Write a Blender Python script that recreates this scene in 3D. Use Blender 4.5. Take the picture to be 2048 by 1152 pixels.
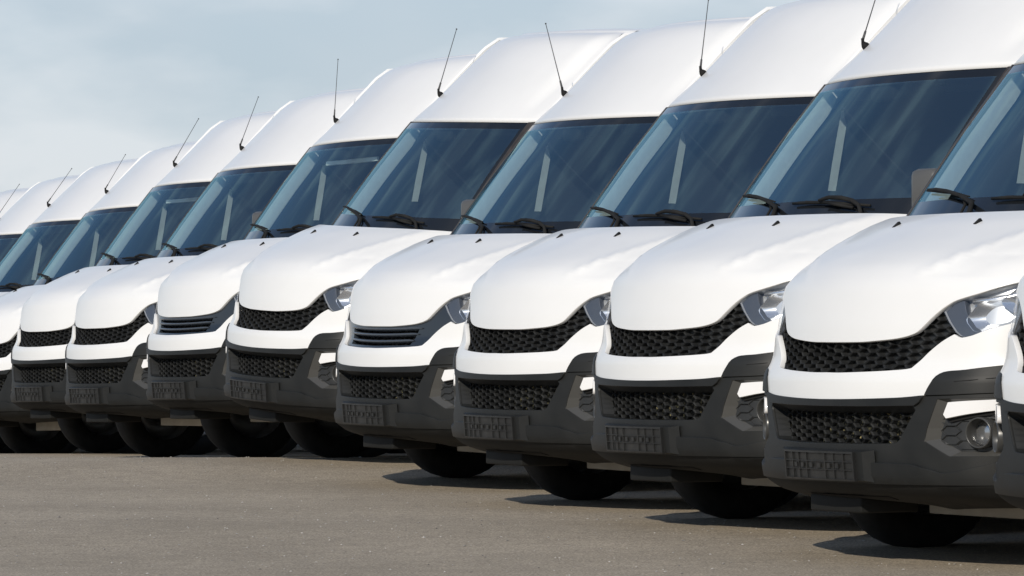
import bpy, bmesh, math, random
import numpy as np
from mathutils import Vector, Matrix
from mathutils.geometry import delaunay_2d_cdt

random.seed(7); np.random.seed(7)
for o in list(bpy.data.objects):
    bpy.data.objects.remove(o)
sc = bpy.context.scene
C = sc.collection
R = math.radians

# ------------------------------------------------------------------ camera
F_PX = 9308.0                      # focal length in pixels of a 2048 wide frame
CAM_H = 0.802
cam = bpy.data.cameras.new('camera')
cam.sensor_width = 36.0
cam.lens = 36.0 * F_PX / 2048.0
cam.clip_start = 0.5
cam.clip_end = 5000
camo = bpy.data.objects.new('camera', cam)
C.objects.link(camo)
camo.location = (0, 0, CAM_H)
camo.rotation_euler = (R(90) + math.atan((692.7 - 576) / F_PX), 0, 0)
sc.camera = camo

# ------------------------------------------------------------------ light
SUN_EL = 27.0
SUN_AZ = 203.0                     # clockwise from +Y
wd = bpy.data.worlds.new('World')
sc.world = wd
wd.use_nodes = True
nt = wd.node_tree
bg = nt.nodes['Background']
sky = nt.nodes.new('ShaderNodeTexSky')
sky.sky_type = 'NISHITA'
sky.sun_disc = False
sky.sun_elevation = R(SUN_EL)
sky.sun_rotation = R(SUN_AZ)
sky.altitude = 800
sky.air_density = 1.0
sky.dust_density = 0.3
sky.ozone_density = 3.0
tcw = nt.nodes.new('ShaderNodeTexCoord')
mp = nt.nodes.new('ShaderNodeMapping')
mp.inputs['Scale'].default_value = (1.0, 1.0, 2.4)
n1 = nt.nodes.new('ShaderNodeTexNoise')
n1.inputs['Scale'].default_value = 4.5
n1.inputs['Detail'].default_value = 3.5
n1.inputs['Roughness'].default_value = 0.5
n1.inputs['Distortion'].default_value = 0.3
rp = nt.nodes.new('ShaderNodeValToRGB')
rp.color_ramp.elements[0].position = 0.45
rp.color_ramp.elements[1].position = 0.74
rp.color_ramp.interpolation = 'EASE'
mx = nt.nodes.new('ShaderNodeMixRGB')
mx.inputs[2].default_value = (6.0, 6.25, 6.6, 1)
mulf = nt.nodes.new('ShaderNodeMath'); mulf.operation = 'MULTIPLY'
mulf.inputs[1].default_value = 0.5
nt.links.new(tcw.outputs['Generated'], mp.inputs['Vector'])
nt.links.new(mp.outputs['Vector'], n1.inputs['Vector'])
nt.links.new(n1.outputs['Fac'], rp.inputs['Fac'])
nt.links.new(rp.outputs['Color'], mulf.inputs[0])
nt.links.new(mulf.outputs[0], mx.inputs[0])
sepz = nt.nodes.new('ShaderNodeSeparateXYZ')
nt.links.new(tcw.outputs['Generated'], sepz.inputs[0])
hz = nt.nodes.new('ShaderNodeMapRange')
hz.interpolation_type = 'SMOOTHSTEP'
hz.inputs['From Min'].default_value = 0.0
hz.inputs['From Max'].default_value = 0.38
hz.inputs['To Min'].default_value = 0.92
hz.inputs['To Max'].default_value = 0.0
nt.links.new(sepz.outputs['Z'], hz.inputs['Value'])
mh = nt.nodes.new('ShaderNodeMixRGB')
mh.inputs[2].default_value = (4.6, 5.75, 6.6, 1)
n2 = nt.nodes.new('ShaderNodeTexNoise')
n2.inputs['Scale'].default_value = 16.0
n2.inputs['Detail'].default_value = 5.0
n2.inputs['Roughness'].default_value = 0.45
nt.links.new(mp.outputs['Vector'], n2.inputs['Vector'])
rp2 = nt.nodes.new('ShaderNodeValToRGB')
rp2.color_ramp.elements[0].position = 0.43
rp2.color_ramp.elements[0].color = (3.85, 4.55, 5.25, 1)
rp2.color_ramp.elements[1].position = 0.66
rp2.color_ramp.elements[1].color = (6.0, 6.25, 6.65, 1)
nt.links.new(n2.outputs['Fac'], rp2.inputs['Fac'])
nt.links.new(rp2.outputs['Color'], mh.inputs[2])
nt.links.new(hz.outputs[0], mh.inputs[0])
nt.links.new(sky.outputs[0], mh.inputs[1])
nt.links.new(mh.outputs[0], mx.inputs[1])
nt.links.new(mx.outputs[0], bg.inputs['Color'])
bg.inputs['Strength'].default_value = 0.118

sun = bpy.data.lights.new('sun', 'SUN')
sun.energy = 3.35
sun.angle = R(0.55)
sun.color = (1.0, 0.92, 0.80)
suno = bpy.data.objects.new('sun', sun)
C.objects.link(suno)
_d = Vector((math.sin(R(SUN_AZ)) * math.cos(R(SUN_EL)), math.cos(R(SUN_AZ)) * math.cos(R(SUN_EL)), math.sin(R(SUN_EL))))
suno.rotation_euler = _d.to_track_quat('Z', 'Y').to_euler()
suno.location = (0, 0, 30)

sc.view_settings.view_transform = 'Standard'
sc.view_settings.look = 'None'
sc.view_settings.exposure = 0.0
sc.view_settings.gamma = 1.0
sc.view_settings.use_curve_mapping = False
sc.render.engine = 'CYCLES'
sc.cycles.max_bounces = 10
sc.cycles.transparent_max_bounces = 16
sc.cycles.use_denoising = True

# ------------------------------------------------------------------ materials
def principled(name, col, rough=0.5, metal=0.0, spec=0.5, coat=0.0, coat_rough=0.05):
    m = bpy.data.materials.new(name)
    m.use_nodes = True
    b = m.node_tree.nodes['Principled BSDF']
    b.inputs['Base Color'].default_value = (*col, 1)
    b.inputs['Roughness'].default_value = rough
    b.inputs['Metallic'].default_value = metal
    b.inputs['Specular IOR Level'].default_value = spec
    b.inputs['Coat Weight'].default_value = coat
    b.inputs['Coat Roughness'].default_value = coat_rough
    return m

def noisy(m, c1, c2, scale=6.0, detail=5.0, lo=0.35, hi=0.7, rough=None, bump=0.0, bscale=200.0, bdist=0.002):
    """colour wear or painted glints between c1 and c2 in object coordinates, optional roughness range and fine relief"""
    t = m.node_tree
    b = t.nodes['Principled BSDF']
    tc = t.nodes.new('ShaderNodeTexCoord')
    n = t.nodes.new('ShaderNodeTexNoise')
    n.inputs['Scale'].default_value = scale
    n.inputs['Detail'].default_value = detail
    t.links.new(tc.outputs['Object'], n.inputs['Vector'])
    r = t.nodes.new('ShaderNodeValToRGB')
    r.color_ramp.elements[0].position = lo
    r.color_ramp.elements[0].color = (*c1, 1)
    r.color_ramp.elements[1].position = hi
    r.color_ramp.elements[1].color = (*c2, 1)
    t.links.new(n.outputs['Fac'], r.inputs['Fac'])
    t.links.new(r.outputs['Color'], b.inputs['Base Color'])
    if rough:
        mr = t.nodes.new('ShaderNodeMapRange')
        mr.inputs['To Min'].default_value = rough[0]
        mr.inputs['To Max'].default_value = rough[1]
        t.links.new(n.outputs['Fac'], mr.inputs['Value'])
        t.links.new(mr.outputs[0], b.inputs['Roughness'])
    if bump:
        n2 = t.nodes.new('ShaderNodeTexNoise')
        n2.inputs['Scale'].default_value = bscale
        n2.inputs['Detail'].default_value = 3
        t.links.new(tc.outputs['Object'], n2.inputs['Vector'])
        bp = t.nodes.new('ShaderNodeBump')
        bp.inputs['Strength'].default_value = bump
        bp.inputs['Distance'].default_value = bdist
        t.links.new(n2.outputs['Fac'], bp.inputs['Height'])
        t.links.new(bp.outputs['Normal'], b.inputs['Normal'])
    return m

M = {}
M['paint'] = noisy(principled('white_paint', (.8, .8, .79), .34, 0, .5, .35, .06), (.80, .795, .775), (.84, .835, .815), 1.7, 4, rough=(.30, .42))
M['plastic'] = noisy(principled('black_plastic', (.02, .02, .02), .5, 0, .32), (.0105, .0112, .011), (.019, .0195, .0185), 5, 6, rough=(.42, .60), bump=.25, bscale=700, bdist=.0006)
M['grille'] = noisy(principled('grille_plastic', (.03, .03, .03), .42, 0, .5), (.014, .015, .016), (.028, .029, .029), 9, 5, rough=(.38, .55))
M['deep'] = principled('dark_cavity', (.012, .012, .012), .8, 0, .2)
M['pianoblack'] = principled('blue_black_trim', (.022, .028, .036), .22, 0, .6)
M['slat'] = principled('slat_satin', (.10, .12, .145), .25, .5, .6)
M['rubber'] = noisy(principled('rubber', (.02, .02, .02), .8, 0, .25), (.009, .009, .009), (.02, .0195, .018), 12, 4, rough=(.7, .9))
M['frit'] = principled('frit_glass', (.012, .014, .017), .08, 0, .5)
M['seal'] = noisy(principled('pillar_seal', (.035, .03, .028), .5, 0, .4), (.03, .026, .024), (.05, .042, .038), 20, 3)
M['chrome'] = principled('chrome', (.74, .75, .76), .22, .85)
M['satin'] = principled('satin_metal', (.60, .61, .62), .35, .6)
M['bezel'] = principled('lamp_bezel', (.075, .085, .105), .3, .2, .5)
M['drl'] = principled('white_lens', (.82, .81, .80), .12, 0, .5, .8, .02)
M['doorlining'] = principled('door_lining', (.02, .024, .03), .8, 0, .2)
M['trim'] = noisy(principled('pale_trim', (.80, .80, .77), .7, 0, .3), (.76, .76, .73), (.82, .82, .79), 30, 3)
M['dash'] = noisy(principled('dashboard', (.05, .052, .055), .65, 0, .3), (.04, .042, .045), (.065, .066, .068), 20, 4)
M['seat'] = noisy(principled('seat_cloth', (.035, .04, .05), .9, 0, .1), (.025, .03, .038), (.055, .06, .07), 60, 4)
M['liner'] = principled('cab_lining', (.026, .032, .040), .9, 0, .1)
M['under'] = noisy(principled('dusty_underbody', (.035, .033, .03), .9, 0, .1), (.02, .02, .018), (.06, .055, .048), 7, 5)
M['beam'] = noisy(principled('pale_crossmember', (.55, .51, .44), .8, 0, .2), (.50, .46, .39), (.62, .58, .50), 5, 4)
M['foglens'] = principled('fog_glass', (.38, .39, .40), .15, .8)
M['shaded'] = noisy(principled('shaded_plastic', (.012, .012, .012), .75, 0, .25), (.009, .0095, .009), (.016, .016, .015), 7, 5, rough=(.65, .85))  # darker copy of the black plastic, underside shade put into the colour
M['bracket'] = principled('satin_grey_plastic', (.060, .059, .055), .33, 0, .6)
M['mirrorshell'] = principled('mirror_shell', (.09, .09, .088), .4, 0, .4)
M['radiator'] = noisy(principled('radiator_sun_glints', (.1, .09, .05), .45, .3), (.02, .019, .014), (.62, .52, .26), 55, 2, lo=.56, hi=.70)  # sparse yellow specks: sun glints on the fins painted into the colour
M['fogrim'] = principled('lamp_well', (.06, .06, .058), .3, .2)
M['rim'] = principled('steel_rim', (.32, .33, .34), .45, .7)
M['whip'] = principled('whip_rubber', (.06, .06, .06), .6)
M['plate'] = noisy(principled('plate_tray', (.03, .03, .03), .4, 0, .5), (.014, .0145, .0145), (.024, .024, .023), 14, 4)
M['mirror'] = principled('mirror_glass', (.8, .82, .84), .03, 1.0)
M['paper'] = principled('pale_card', (.84, .85, .82), .8)

def glass_mat(name, tint, ior=1.5, rough=0.0, dust_glare=0.0, refl=0.0, rcol=(1, 1, 1)):
    m = bpy.data.materials.new(name)
    m.use_nodes = True
    t = m.node_tree
    t.nodes.clear()
    out = t.nodes.new('ShaderNodeOutputMaterial')
    tr = t.nodes.new('ShaderNodeBsdfTransparent')
    tr.inputs['Color'].default_value = (*tint, 1)
    gl = t.nodes.new('ShaderNodeBsdfGlossy')
    gl.inputs['Roughness'].default_value = rough
    gl.inputs['Color'].default_value = (*rcol, 1)
    lw = t.nodes.new('ShaderNodeLayerWeight')        # Schlick reflectance, the same from both sides of the pane
    lw.inputs['Blend'].default_value = .5
    p5 = t.nodes.new('ShaderNodeMath'); p5.operation = 'POWER'; p5.inputs[1].default_value = 5.0
    r0 = refl if refl else ((ior - 1) / (ior + 1)) ** 2
    fr = t.nodes.new('ShaderNodeMath'); fr.operation = 'MULTIPLY_ADD'
    fr.inputs[1].default_value = .5 - r0; fr.inputs[2].default_value = r0
    t.links.new(lw.outputs['Facing'], p5.inputs[0])
    t.links.new(p5.outputs[0], fr.inputs[0])
    mix = t.nodes.new('ShaderNodeMixShader')
    t.links.new(fr.outputs[0], mix.inputs[0])
    t.links.new(tr.outputs[0], mix.inputs[1])
    t.links.new(gl.outputs[0], mix.inputs[2])
    last = mix
    if dust_glare > 0:  # thin dust film, its paler diagonal band painted in as reflected glare
        df = t.nodes.new('ShaderNodeBsdfDiffuse')
        df.inputs['Color'].default_value = (.5, .48, .44, 1)
        tc = t.nodes.new('ShaderNodeTexCoord')
        mpp = t.nodes.new('ShaderNodeMapping')
        mpp.inputs['Scale'].default_value = (.9, .22, .22)
        mpp.inputs['Rotation'].default_value = (0, R(38), 0)
        nn = t.nodes.new('ShaderNodeTexNoise')
        nn.inputs['Scale'].default_value = 2.2
        nn.inputs['Detail'].default_value = 1.5
        mr = t.nodes.new('ShaderNodeMapRange')
        mr.inputs['From Min'].default_value = .42
        mr.inputs['From Max'].default_value = .75
        mr.inputs['To Min'].default_value = dust_glare * .45
        mr.inputs['To Max'].default_value = dust_glare
        m2 = t.nodes.new('ShaderNodeMixShader')
        t.links.new(tc.outputs['Object'], mpp.inputs['Vector'])
        t.links.new(mpp.outputs[0], nn.inputs['Vector'])
        t.links.new(nn.outputs['Fac'], mr.inputs['Value'])
        t.links.new(mr.outputs[0], m2.inputs[0])
        t.links.new(mix.outputs[0], m2.inputs[1])
        t.links.new(df.outputs[0], m2.inputs[2])
        last = m2
    t.links.new(last.outputs[0], out.inputs['Surface'])
    return m

M['glass'] = glass_mat('windscreen_glass', (.86, .975, .98), 1.52, 0.0, .04, .28, (.56, .92, 1.0))
M['sideglass'] = glass_mat('side_glass', (.10, .14, .17), 1.5)
M['lens'] = glass_mat('headlight_lens', (.95, .96, .97), 1.45)

# ------------------------------------------------------------------ mesh helpers
def new_mesh(name, verts, faces, smooth=True, normals=None):
    me = bpy.data.meshes.new(name)
    me.from_pydata([tuple(v) for v in verts], [], faces)
    me.validate()
    if smooth:
        me.polygons.foreach_set('use_smooth', [True] * len(me.polygons))
    if normals is not None and len(normals) == len(me.vertices):
        me.normals_split_custom_set_from_vertices([tuple(n) for n in normals])
    me.update()
    return me

def obj(name, me, mat, parent=None):
    o = bpy.data.objects.new(name, me)
    C.objects.link(o)
    if mat is not None:
        me.materials.clear()
        me.materials.append(mat)
    if parent is not None:
        o.parent = parent
    return o

class MB:
    """collects simple solids into one mesh"""
    def __init__(self):
        self.v, self.f, self.s = [], [], []
    def add(self, vs, fs, smooth=False):
        k = len(self.v)
        self.v += [tuple(p) for p in vs]
        self.f += [tuple(i + k for i in f) for f in fs]
        self.s += [smooth] * len(fs)
    def box(self, lo, hi, mat=None, bev=0.0):
        x0, y0, z0 = lo; x1, y1, z1 = hi
        if bev > 0:
            bm = bmesh.new()
            bmesh.ops.create_cube(bm, size=1)
            for v in bm.verts:
                v.co = Vector(((x0 + x1) / 2 + v.co.x * (x1 - x0), (y0 + y1) / 2 + v.co.y * (y1 - y0), (z0 + z1) / 2 + v.co.z * (z1 - z0)))
            bmesh.ops.bevel(bm, geom=list(bm.edges), offset=bev, segments=2, affect='EDGES', profile=.5)
            bm.verts.index_update()
            vs = [v.co.copy() for v in bm.verts]
            fs = [[v.index for v in f.verts] for f in bm.faces]
            bm.free()
            if mat is not None:
                vs = [mat @ p for p in vs]
            self.add(vs, fs, True)
            return
        vs = [Vector(p) for p in ((x0, y0, z0), (x1, y0, z0), (x1, y1, z0), (x0, y1, z0), (x0, y0, z1), (x1, y0, z1), (x1, y1, z1), (x0, y1, z1))]
        if mat is not None:
            vs = [mat @ p for p in vs]
        self.add(vs, [(0, 3, 2, 1), (4, 5, 6, 7), (0, 1, 5, 4), (1, 2, 6, 5), (2, 3, 7, 6), (3, 0, 4, 7)])
    def tube(self, pts, rads, n=8, cap=True):
        pts = [Vector(p) for p in pts]
        if not hasattr(rads, '__len__'):
            rads = [rads] * len(pts)
        rings = []
        up = Vector((0.13, .21, .97)).normalized()
        for i, p in enumerate(pts):
            a = pts[max(i - 1, 0)]; b = pts[min(i + 1, len(pts) - 1)]
            t = (b - a).normalized()
            u = t.cross(up)
            if u.length < .05:
                u = t.cross(Vector((1, 0, 0)))
            u.normalize(); w = t.cross(u).normalized()
            rings.append([p + (u * math.cos(2 * math.pi * k / n) + w * math.sin(2 * math.pi * k / n)) * rads[i] for k in range(n)])
        vs = [q for r in rings for q in r]
        fs = []
        for i in range(len(rings) - 1):
            for k in range(n):
                a, b = i * n + k, i * n + (k + 1) % n
                fs.append((a, b, b + n, a + n))
        if cap:
            fs.append(tuple(range(n)))
            fs.append(tuple((len(rings) - 1) * n + k for k in range(n))[::-1])
        self.add(vs, fs, True)
    def lathe(self, prof, axis='x', center=(0, 0, 0), n=32):
        """prof: list of (a, r): a along the axis"""
        vs, fs = [], []
        c = Vector(center)
        for a, r in prof:
            for k in range(n):
                t = 2 * math.pi * k / n
                if axis == 'x':
                    vs.append(c + Vector((a, r * math.cos(t), r * math.sin(t))))
                elif axis == 'y':
                    vs.append(c + Vector((r * math.cos(t), a, r * math.sin(t))))
                else:
                    vs.append(c + Vector((r * math.cos(t), r * math.sin(t), a)))
        for i in range(len(prof) - 1):
            for k in range(n):
                a, b = i * n + k, i * n + (k + 1) % n
                fs.append((a, b, b + n, a + n))
        self.add(vs, fs, True)
    def mesh(self, name):
        me = bpy.data.meshes.new(name)
        me.from_pydata(self.v, [], self.f)
        me.validate()
        if len(self.s) == len(me.polygons):
            me.polygons.foreach_set('use_smooth', self.s)
        bm = bmesh.new(); bm.from_mesh(me)
        bmesh.ops.recalc_face_normals(bm, faces=bm.faces)
        bm.to_mesh(me); bm.free()
        me.update()
        return me

def mirror_mesh(me, name=None):
    m2 = me.copy()
    if name:
        m2.name = name
    m2.transform(Matrix.Scale(-1, 4, (1, 0, 0)))
    m2.flip_normals()
    return m2

# ------------------------------------------------------------------ shape of the van (x right, y back, z up; nose at the origin)
ZL = [.15, .20, .25, .265, .295, .32, .345, .40, .50, .60, .68, .75, .79, .83, .90, .95, 1.01, 1.065, 1.115, 1.15, 1.19, 1.24, 1.286, 1.334, 1.37, 1.405, 1.43]
YL = [.33, .30, .25, .19, .085, .040, .010, .0, -.004, -.003, 0, .005, .025, .045, .055, .062, .075, .088, .104, .128, .164, .237, .331, .44, .523, .62, .70]
ZU = [1.36, 1.40, 1.55, 1.75, 1.95, 2.06, 2.238, 2.40, 2.496, 2.569, 2.60, 2.624, 2.645, 2.665]
YU = [.715, .745, .857, 1.012, 1.180, 1.275, 1.455, 1.626, 1.732, 1.823, 1.88, 1.961, 2.11, 2.34]

def pchip(xs, ys):
    xs = np.array(xs, float); ys = np.array(ys, float)
    h = np.diff(xs); d = np.diff(ys) / h
    m = np.zeros(len(xs))
    for i in range(1, len(xs) - 1):
        if d[i - 1] * d[i] > 0:
            w1 = 2 * h[i] + h[i - 1]; w2 = h[i] + 2 * h[i - 1]
            m[i] = (w1 + w2) / (w1 / d[i - 1] + w2 / d[i])
    m[0], m[-1] = d[0], d[-1]
    def f(x):
        x = np.asarray(x, float)
        i = np.clip(np.searchsorted(xs, x) - 1, 0, len(xs) - 2)
        t = (x - xs[i]) / h[i]
        out = (1 + 2 * t) * (1 - t) ** 2 * ys[i] + t * (1 - t) ** 2 * h[i] * m[i] + t * t * (3 - 2 * t) * ys[i + 1] + t * t * (t - 1) * h[i] * m[i + 1]
        out = np.where(x < xs[0], ys[0] + m[0] * (x - xs[0]), out)
        return np.where(x > xs[-1], ys[-1] + m[-1] * (x - xs[-1]), out)
    return f
_yl, _yu = pchip(ZL, YL), pchip(ZU, YU)

def bow(x, k0=.6):
    a = np.abs(x)
    return .28 * a * a + .45 * (np.maximum(a - k0, 0) / .4) ** 4

def S_low(x, z):
    """front face, bumper to bonnet"""
    y = _yl(z) + bow(x)
    # bonnet crease: the outer flanks of the bonnet fall away outside a soft fold
    a = np.abs(x)
    xc = .42 + .36 * np.clip((z - 1.15) / .25, 0, 1)
    k = np.clip((z - 1.13) / .10, 0, 1)
    e = a - xc
    fold = .5 * (e + np.sqrt(e * e + .0004)) - .010
    return y + .17 * k * np.clip(fold, 0, .2) - .012 * k * np.exp(-(e / .05) ** 2)

def S_up(x, z):
    a = np.abs(x)
    w = np.clip((z - 2.06) / .24, 0, 1)
    return _yu(z) + .24 * a * a + w * .45 * (np.maximum(a - .70, 0) / .4) ** 4 + (1 - w) * 7 * np.maximum(a - np.interp(z, [1.4, 2.05], [.885, .825]), 0) ** 2

def F_low(off=0.0):
    def f(p):
        x, z = p[:, 0], p[:, 1]
        return np.stack([x, S_low(x, z) - off, z], 1)
    return f

def F_up(off=0.0):
    def f(p):
        x, z = p[:, 0], p[:, 1]
        return np.stack([x, S_up(x, z) - off, z], 1)
    return f

def normals_of(F, p, flip=1):
    e = 1e-3
    du = F(p + np.array([e, 0])) - F(p - np.array([e, 0]))
    dv = F(p + np.array([0, e])) - F(p - np.array([0, e]))
    n = np.cross(du, dv) * flip
    return n / np.linalg.norm(n, axis=1, keepdims=True)

def densify(loop, step, smooth=False):
    out = []
    n = len(loop)
    for i in range(n):
        a = np.array(loop[i]); b = np.array(loop[(i + 1) % n])
        k = max(1, int(np.ceil(np.linalg.norm(b - a) / step)))
        for j in range(k):
            out.append(a + (b - a) * j / k)
    return np.array(out)

def inside(poly, pts):
    x, y = pts[:, 0], pts[:, 1]
    c = np.zeros(len(pts), bool)
    n = len(poly)
    j = n - 1
    for i in range(n):
        xi, yi = poly[i]; xj, yj = poly[j]
        m = ((yi > y) != (yj > y))
        with np.errstate(divide='ignore', invalid='ignore'):
            c ^= m & (x < (xj - xi) * (y - yi) / (yj - yi + 1e-12) + xi)
        j = i
    return c

def crv(pts, step=.02):
    """smooth Catmull-Rom polyline through pts"""
    P = [np.array(p, float) for p in pts]
    P = [2 * P[0] - P[1]] + P + [2 * P[-1] - P[-2]]
    out = []
    for i in range(1, len(P) - 2):
        p0, p1, p2, p3 = P[i - 1:i + 3]
        k = max(1, int(np.ceil(np.linalg.norm(p2 - p1) / step)))
        for j in range(k):
            t = j / k
            out.append(tuple(.5 * (2 * p1 + (p2 - p0) * t + (2 * p0 - 5 * p1 + 4 * p2 - p3) * t * t + (3 * p1 - p0 - 3 * p2 + p3) * t ** 3)))
    out.append(tuple(P[-2]))
    return out

def both(half):
    """half: open polyline from the centre line (x=0) round to the centre line; mirrored into a full loop"""
    r = [p for p in half]
    l = [(-p[0], p[1]) for p in half[::-1] if abs(p[0]) > 1e-6]
    return r + l

XG = [0]
while XG[-1] < 1.0:
    a = XG[-1]
    XG.append(a + (.05 if a < .55 else .035 if a < .8 else .022 if a < .92 else .014))
XG = sorted(set([-x for x in XG[1:]] + XG))

def panel(name, outer, F, mat, parent, holes=(), depth=.02, step=.022, gx=None, gz=.03, flip=1, rim=True, back=None, hole_rim=None):
    """a sheet cut to an outline on the surface F, with exact surface normals and a turned-in rim"""
    loops = [densify(outer, step)] + [densify(h, step) for h in holes]
    lo, hi = loops[0].min(0), loops[0].max(0)
    xs = np.array(gx) if gx is not None else np.arange(lo[0], hi[0], .04)
    xs = xs[(xs > lo[0]) & (xs < hi[0])]
    zs = np.arange(lo[1] + gz / 2, hi[1], gz) if not hasattr(gz, '__len__') else np.array(gz)
    g = np.array([(x, z) for x in xs for z in zs if lo[1] < z < hi[1]])
    pts = np.concatenate(loops)
    if len(g):
        k = inside(loops[0], g)
        for h in loops[1:]:
            k &= ~inside(h, g)
        g = g[k]
        if len(g):
            d = np.min(np.linalg.norm(g[:, None, :] - pts[None, :, :], axis=2), axis=1)
            g = g[d > step * .55]
    allp = np.concatenate([pts, g]) if len(g) else pts
    edges = []
    k = 0
    for L in loops:
        n = len(L)
        edges += [(k + i, k + (i + 1) % n) for i in range(n)]
        k += n
    vs, _, fs, _, _, _ = delaunay_2d_cdt([Vector(p) for p in allp], edges, [], 0, 1e-6)
    P = np.array([(v[0], v[1]) for v in vs])
    tri = np.array([f for f in fs if len(f) == 3])
    cen = P[tri].mean(1)
    keep = inside(loops[0], cen)
    for h in loops[1:]:
        keep &= ~inside(h, cen)
    tri = tri[keep]
    V = F(P)
    N = normals_of(F, P, flip)
    verts = list(V); norms = list(N)
    # orientation
    a, b, c = V[tri[:, 0]], V[tri[:, 1]], V[tri[:, 2]]
    tn = np.cross(b - a, c - a)
    s = (tn * N[tri[:, 0]]).sum(1)
    faces = [tuple(int(i) for i in (t if q > 0 else t[::-1])) for t, q in zip(tri, s)]
    if rim:
        for li, L in enumerate(loops):
            dp = depth if li == 0 or hole_rim is None else hole_rim
            top = F(L); nn = normals_of(F, L, flip)
            bot = top - nn * dp
            if back is not None:
                bot = top + np.array(back) * dp
            n = len(L)
            k0 = len(verts)
            mid = top - nn * .0025
            # small rolled edge
            tang = np.roll(top, -1, 0) - np.roll(top, 1, 0)
            tang /= np.linalg.norm(tang, axis=1, keepdims=True) + 1e-9
            side = np.cross(tang, nn)
            ccw = np.sum(L[:, 0] * np.roll(L[:, 1], -1) - np.roll(L[:, 0], -1) * L[:, 1]) > 0
            sg = 1.0
            # choose the sign that points away from the sheet
            test = L + 0
            d2 = (F(L + 1e-4) - top)
            cpt = P[tri].mean(1)
            # use polygon orientation: outward for outer loop, inward for holes
            out2 = np.stack([(np.roll(L, -1, 0) - np.roll(L, 1, 0))[:, 1], -(np.roll(L, -1, 0) - np.roll(L, 1, 0))[:, 0]], 1)
            if not ccw:
                out2 = -out2
            if li > 0:
                out2 = -out2
            out2 /= np.linalg.norm(out2, axis=1, keepdims=True) + 1e-9
            o3 = F(L + out2 * 1e-3) - top
            o3 /= np.linalg.norm(o3, axis=1, keepdims=True) + 1e-9
            verts += list(top); norms += list((nn + .35 * o3))
            verts += list(mid + o3 * .0016); norms += list((nn * .4 + o3))
            verts += list(bot + o3 * .0016); norms += list(o3)
            for i in range(n):
                j = (i + 1) % n
                for r in (0, 1):
                    a_, b_ = k0 + r * n + i, k0 + r * n + j
                    q = (a_, b_, b_ + n, a_ + n)
                    va, vb, vc = (np.array(verts[x]) for x in q[:3])
                    if np.dot(np.cross(vb - va, vc - va), o3[i]) < 0:
                        q = q[::-1]
                    faces.append(q)
    norms = np.array(norms); norms /= np.linalg.norm(norms, axis=1, keepdims=True)
    me = new_mesh(name, verts, faces, True, norms)
    return obj(name, me, mat, parent)

# ------------------------------------------------------------------ outlines traced on the front face (x, z)
LIP = crv([(0, .894), (.1, .8945), (.2, .896), (.35, .905), (.42, .913), (.465, .923), (.497, .936), (.526, .961), (.561, .994), (.592, 1.019), (.619, 1.037), (.655, 1.055), (.744, 1.082), (.80, 1.104), (.85, 1.125), (.90, 1.150), (.94, 1.178)])
HOOD = both(LIP + crv([(.94, 1.178), (.958, 1.25), (.955, 1.32), (.935, 1.375)])[1:] + crv([(.905, 1.393), (.8, 1.403), (.6, 1.407), (.3, 1.408), (0, 1.408)]))
GB = crv([(0, .774), (.114, .774), (.32, .780), (.457, .787), (.498, .792)]) + crv([(.504, .794), (.526, .817), (.56, .85), (.599, .88), (.633, .902), (.672, .922)])
HLB = crv([(.690, .912), (.706, .909), (.744, .917), (.788, .937), (.852, .964), (.90, .99), (.94, 1.03), (.965, 1.08), (.975, 1.13)])
WHB = crv([(0, .669), (.188, .671), (.415, .677), (.515, .682), (.597, .690)])
WEDGE_T = crv([(.597, .690), (.608, .712), (.624, .737), (.643, .764), (.668, .779), (.70, .784), (.751, .788), (.835, .802), (.92, .815), (1.0, .83)])
FASCIA = both(GB + HLB + [(.962, 1.178), (.985, 1.178), (1.0, 1.10), (1.0, .96)] + WEDGE_T[::-1] + WHB[::-1][1:])
WEDGE = [p for p in WEDGE_T] + [(1.0, .712), (.90, .703), (.722, .694)]
CREASE = crv([(0, .426), (.414, .425), (.534, .423), (.577, .413), (.632, .403), (.676, .392), (.73, .397), (.805, .417), (.845, .43), (.93, .455), (1.0, .47)])
BBOT = crv([(0, .278), (.3, .264), (.444, .242), (.516, .244), (.584, .247), (.755, .253), (.861, .255), (1.0, .265)])
LG = both([(0, .642)] + crv([(.3, .643), (.535, .646)]) + [(.550, .632), (.470, .515), (.452, .503)] + crv([(.44, .500), (.25, .495), (0, .494)]))
POCKET = [(.648, .676), (.603, .562), (.590, .512), (.701, .454), (.84, .456), (.955, .478), (.965, .690), (.85, .682)]

G_ALL = dict(gx=XG)
TOP = {}

def tree(o):
    return [o] + [c for ch in o.children for c in tree(ch)]

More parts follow.
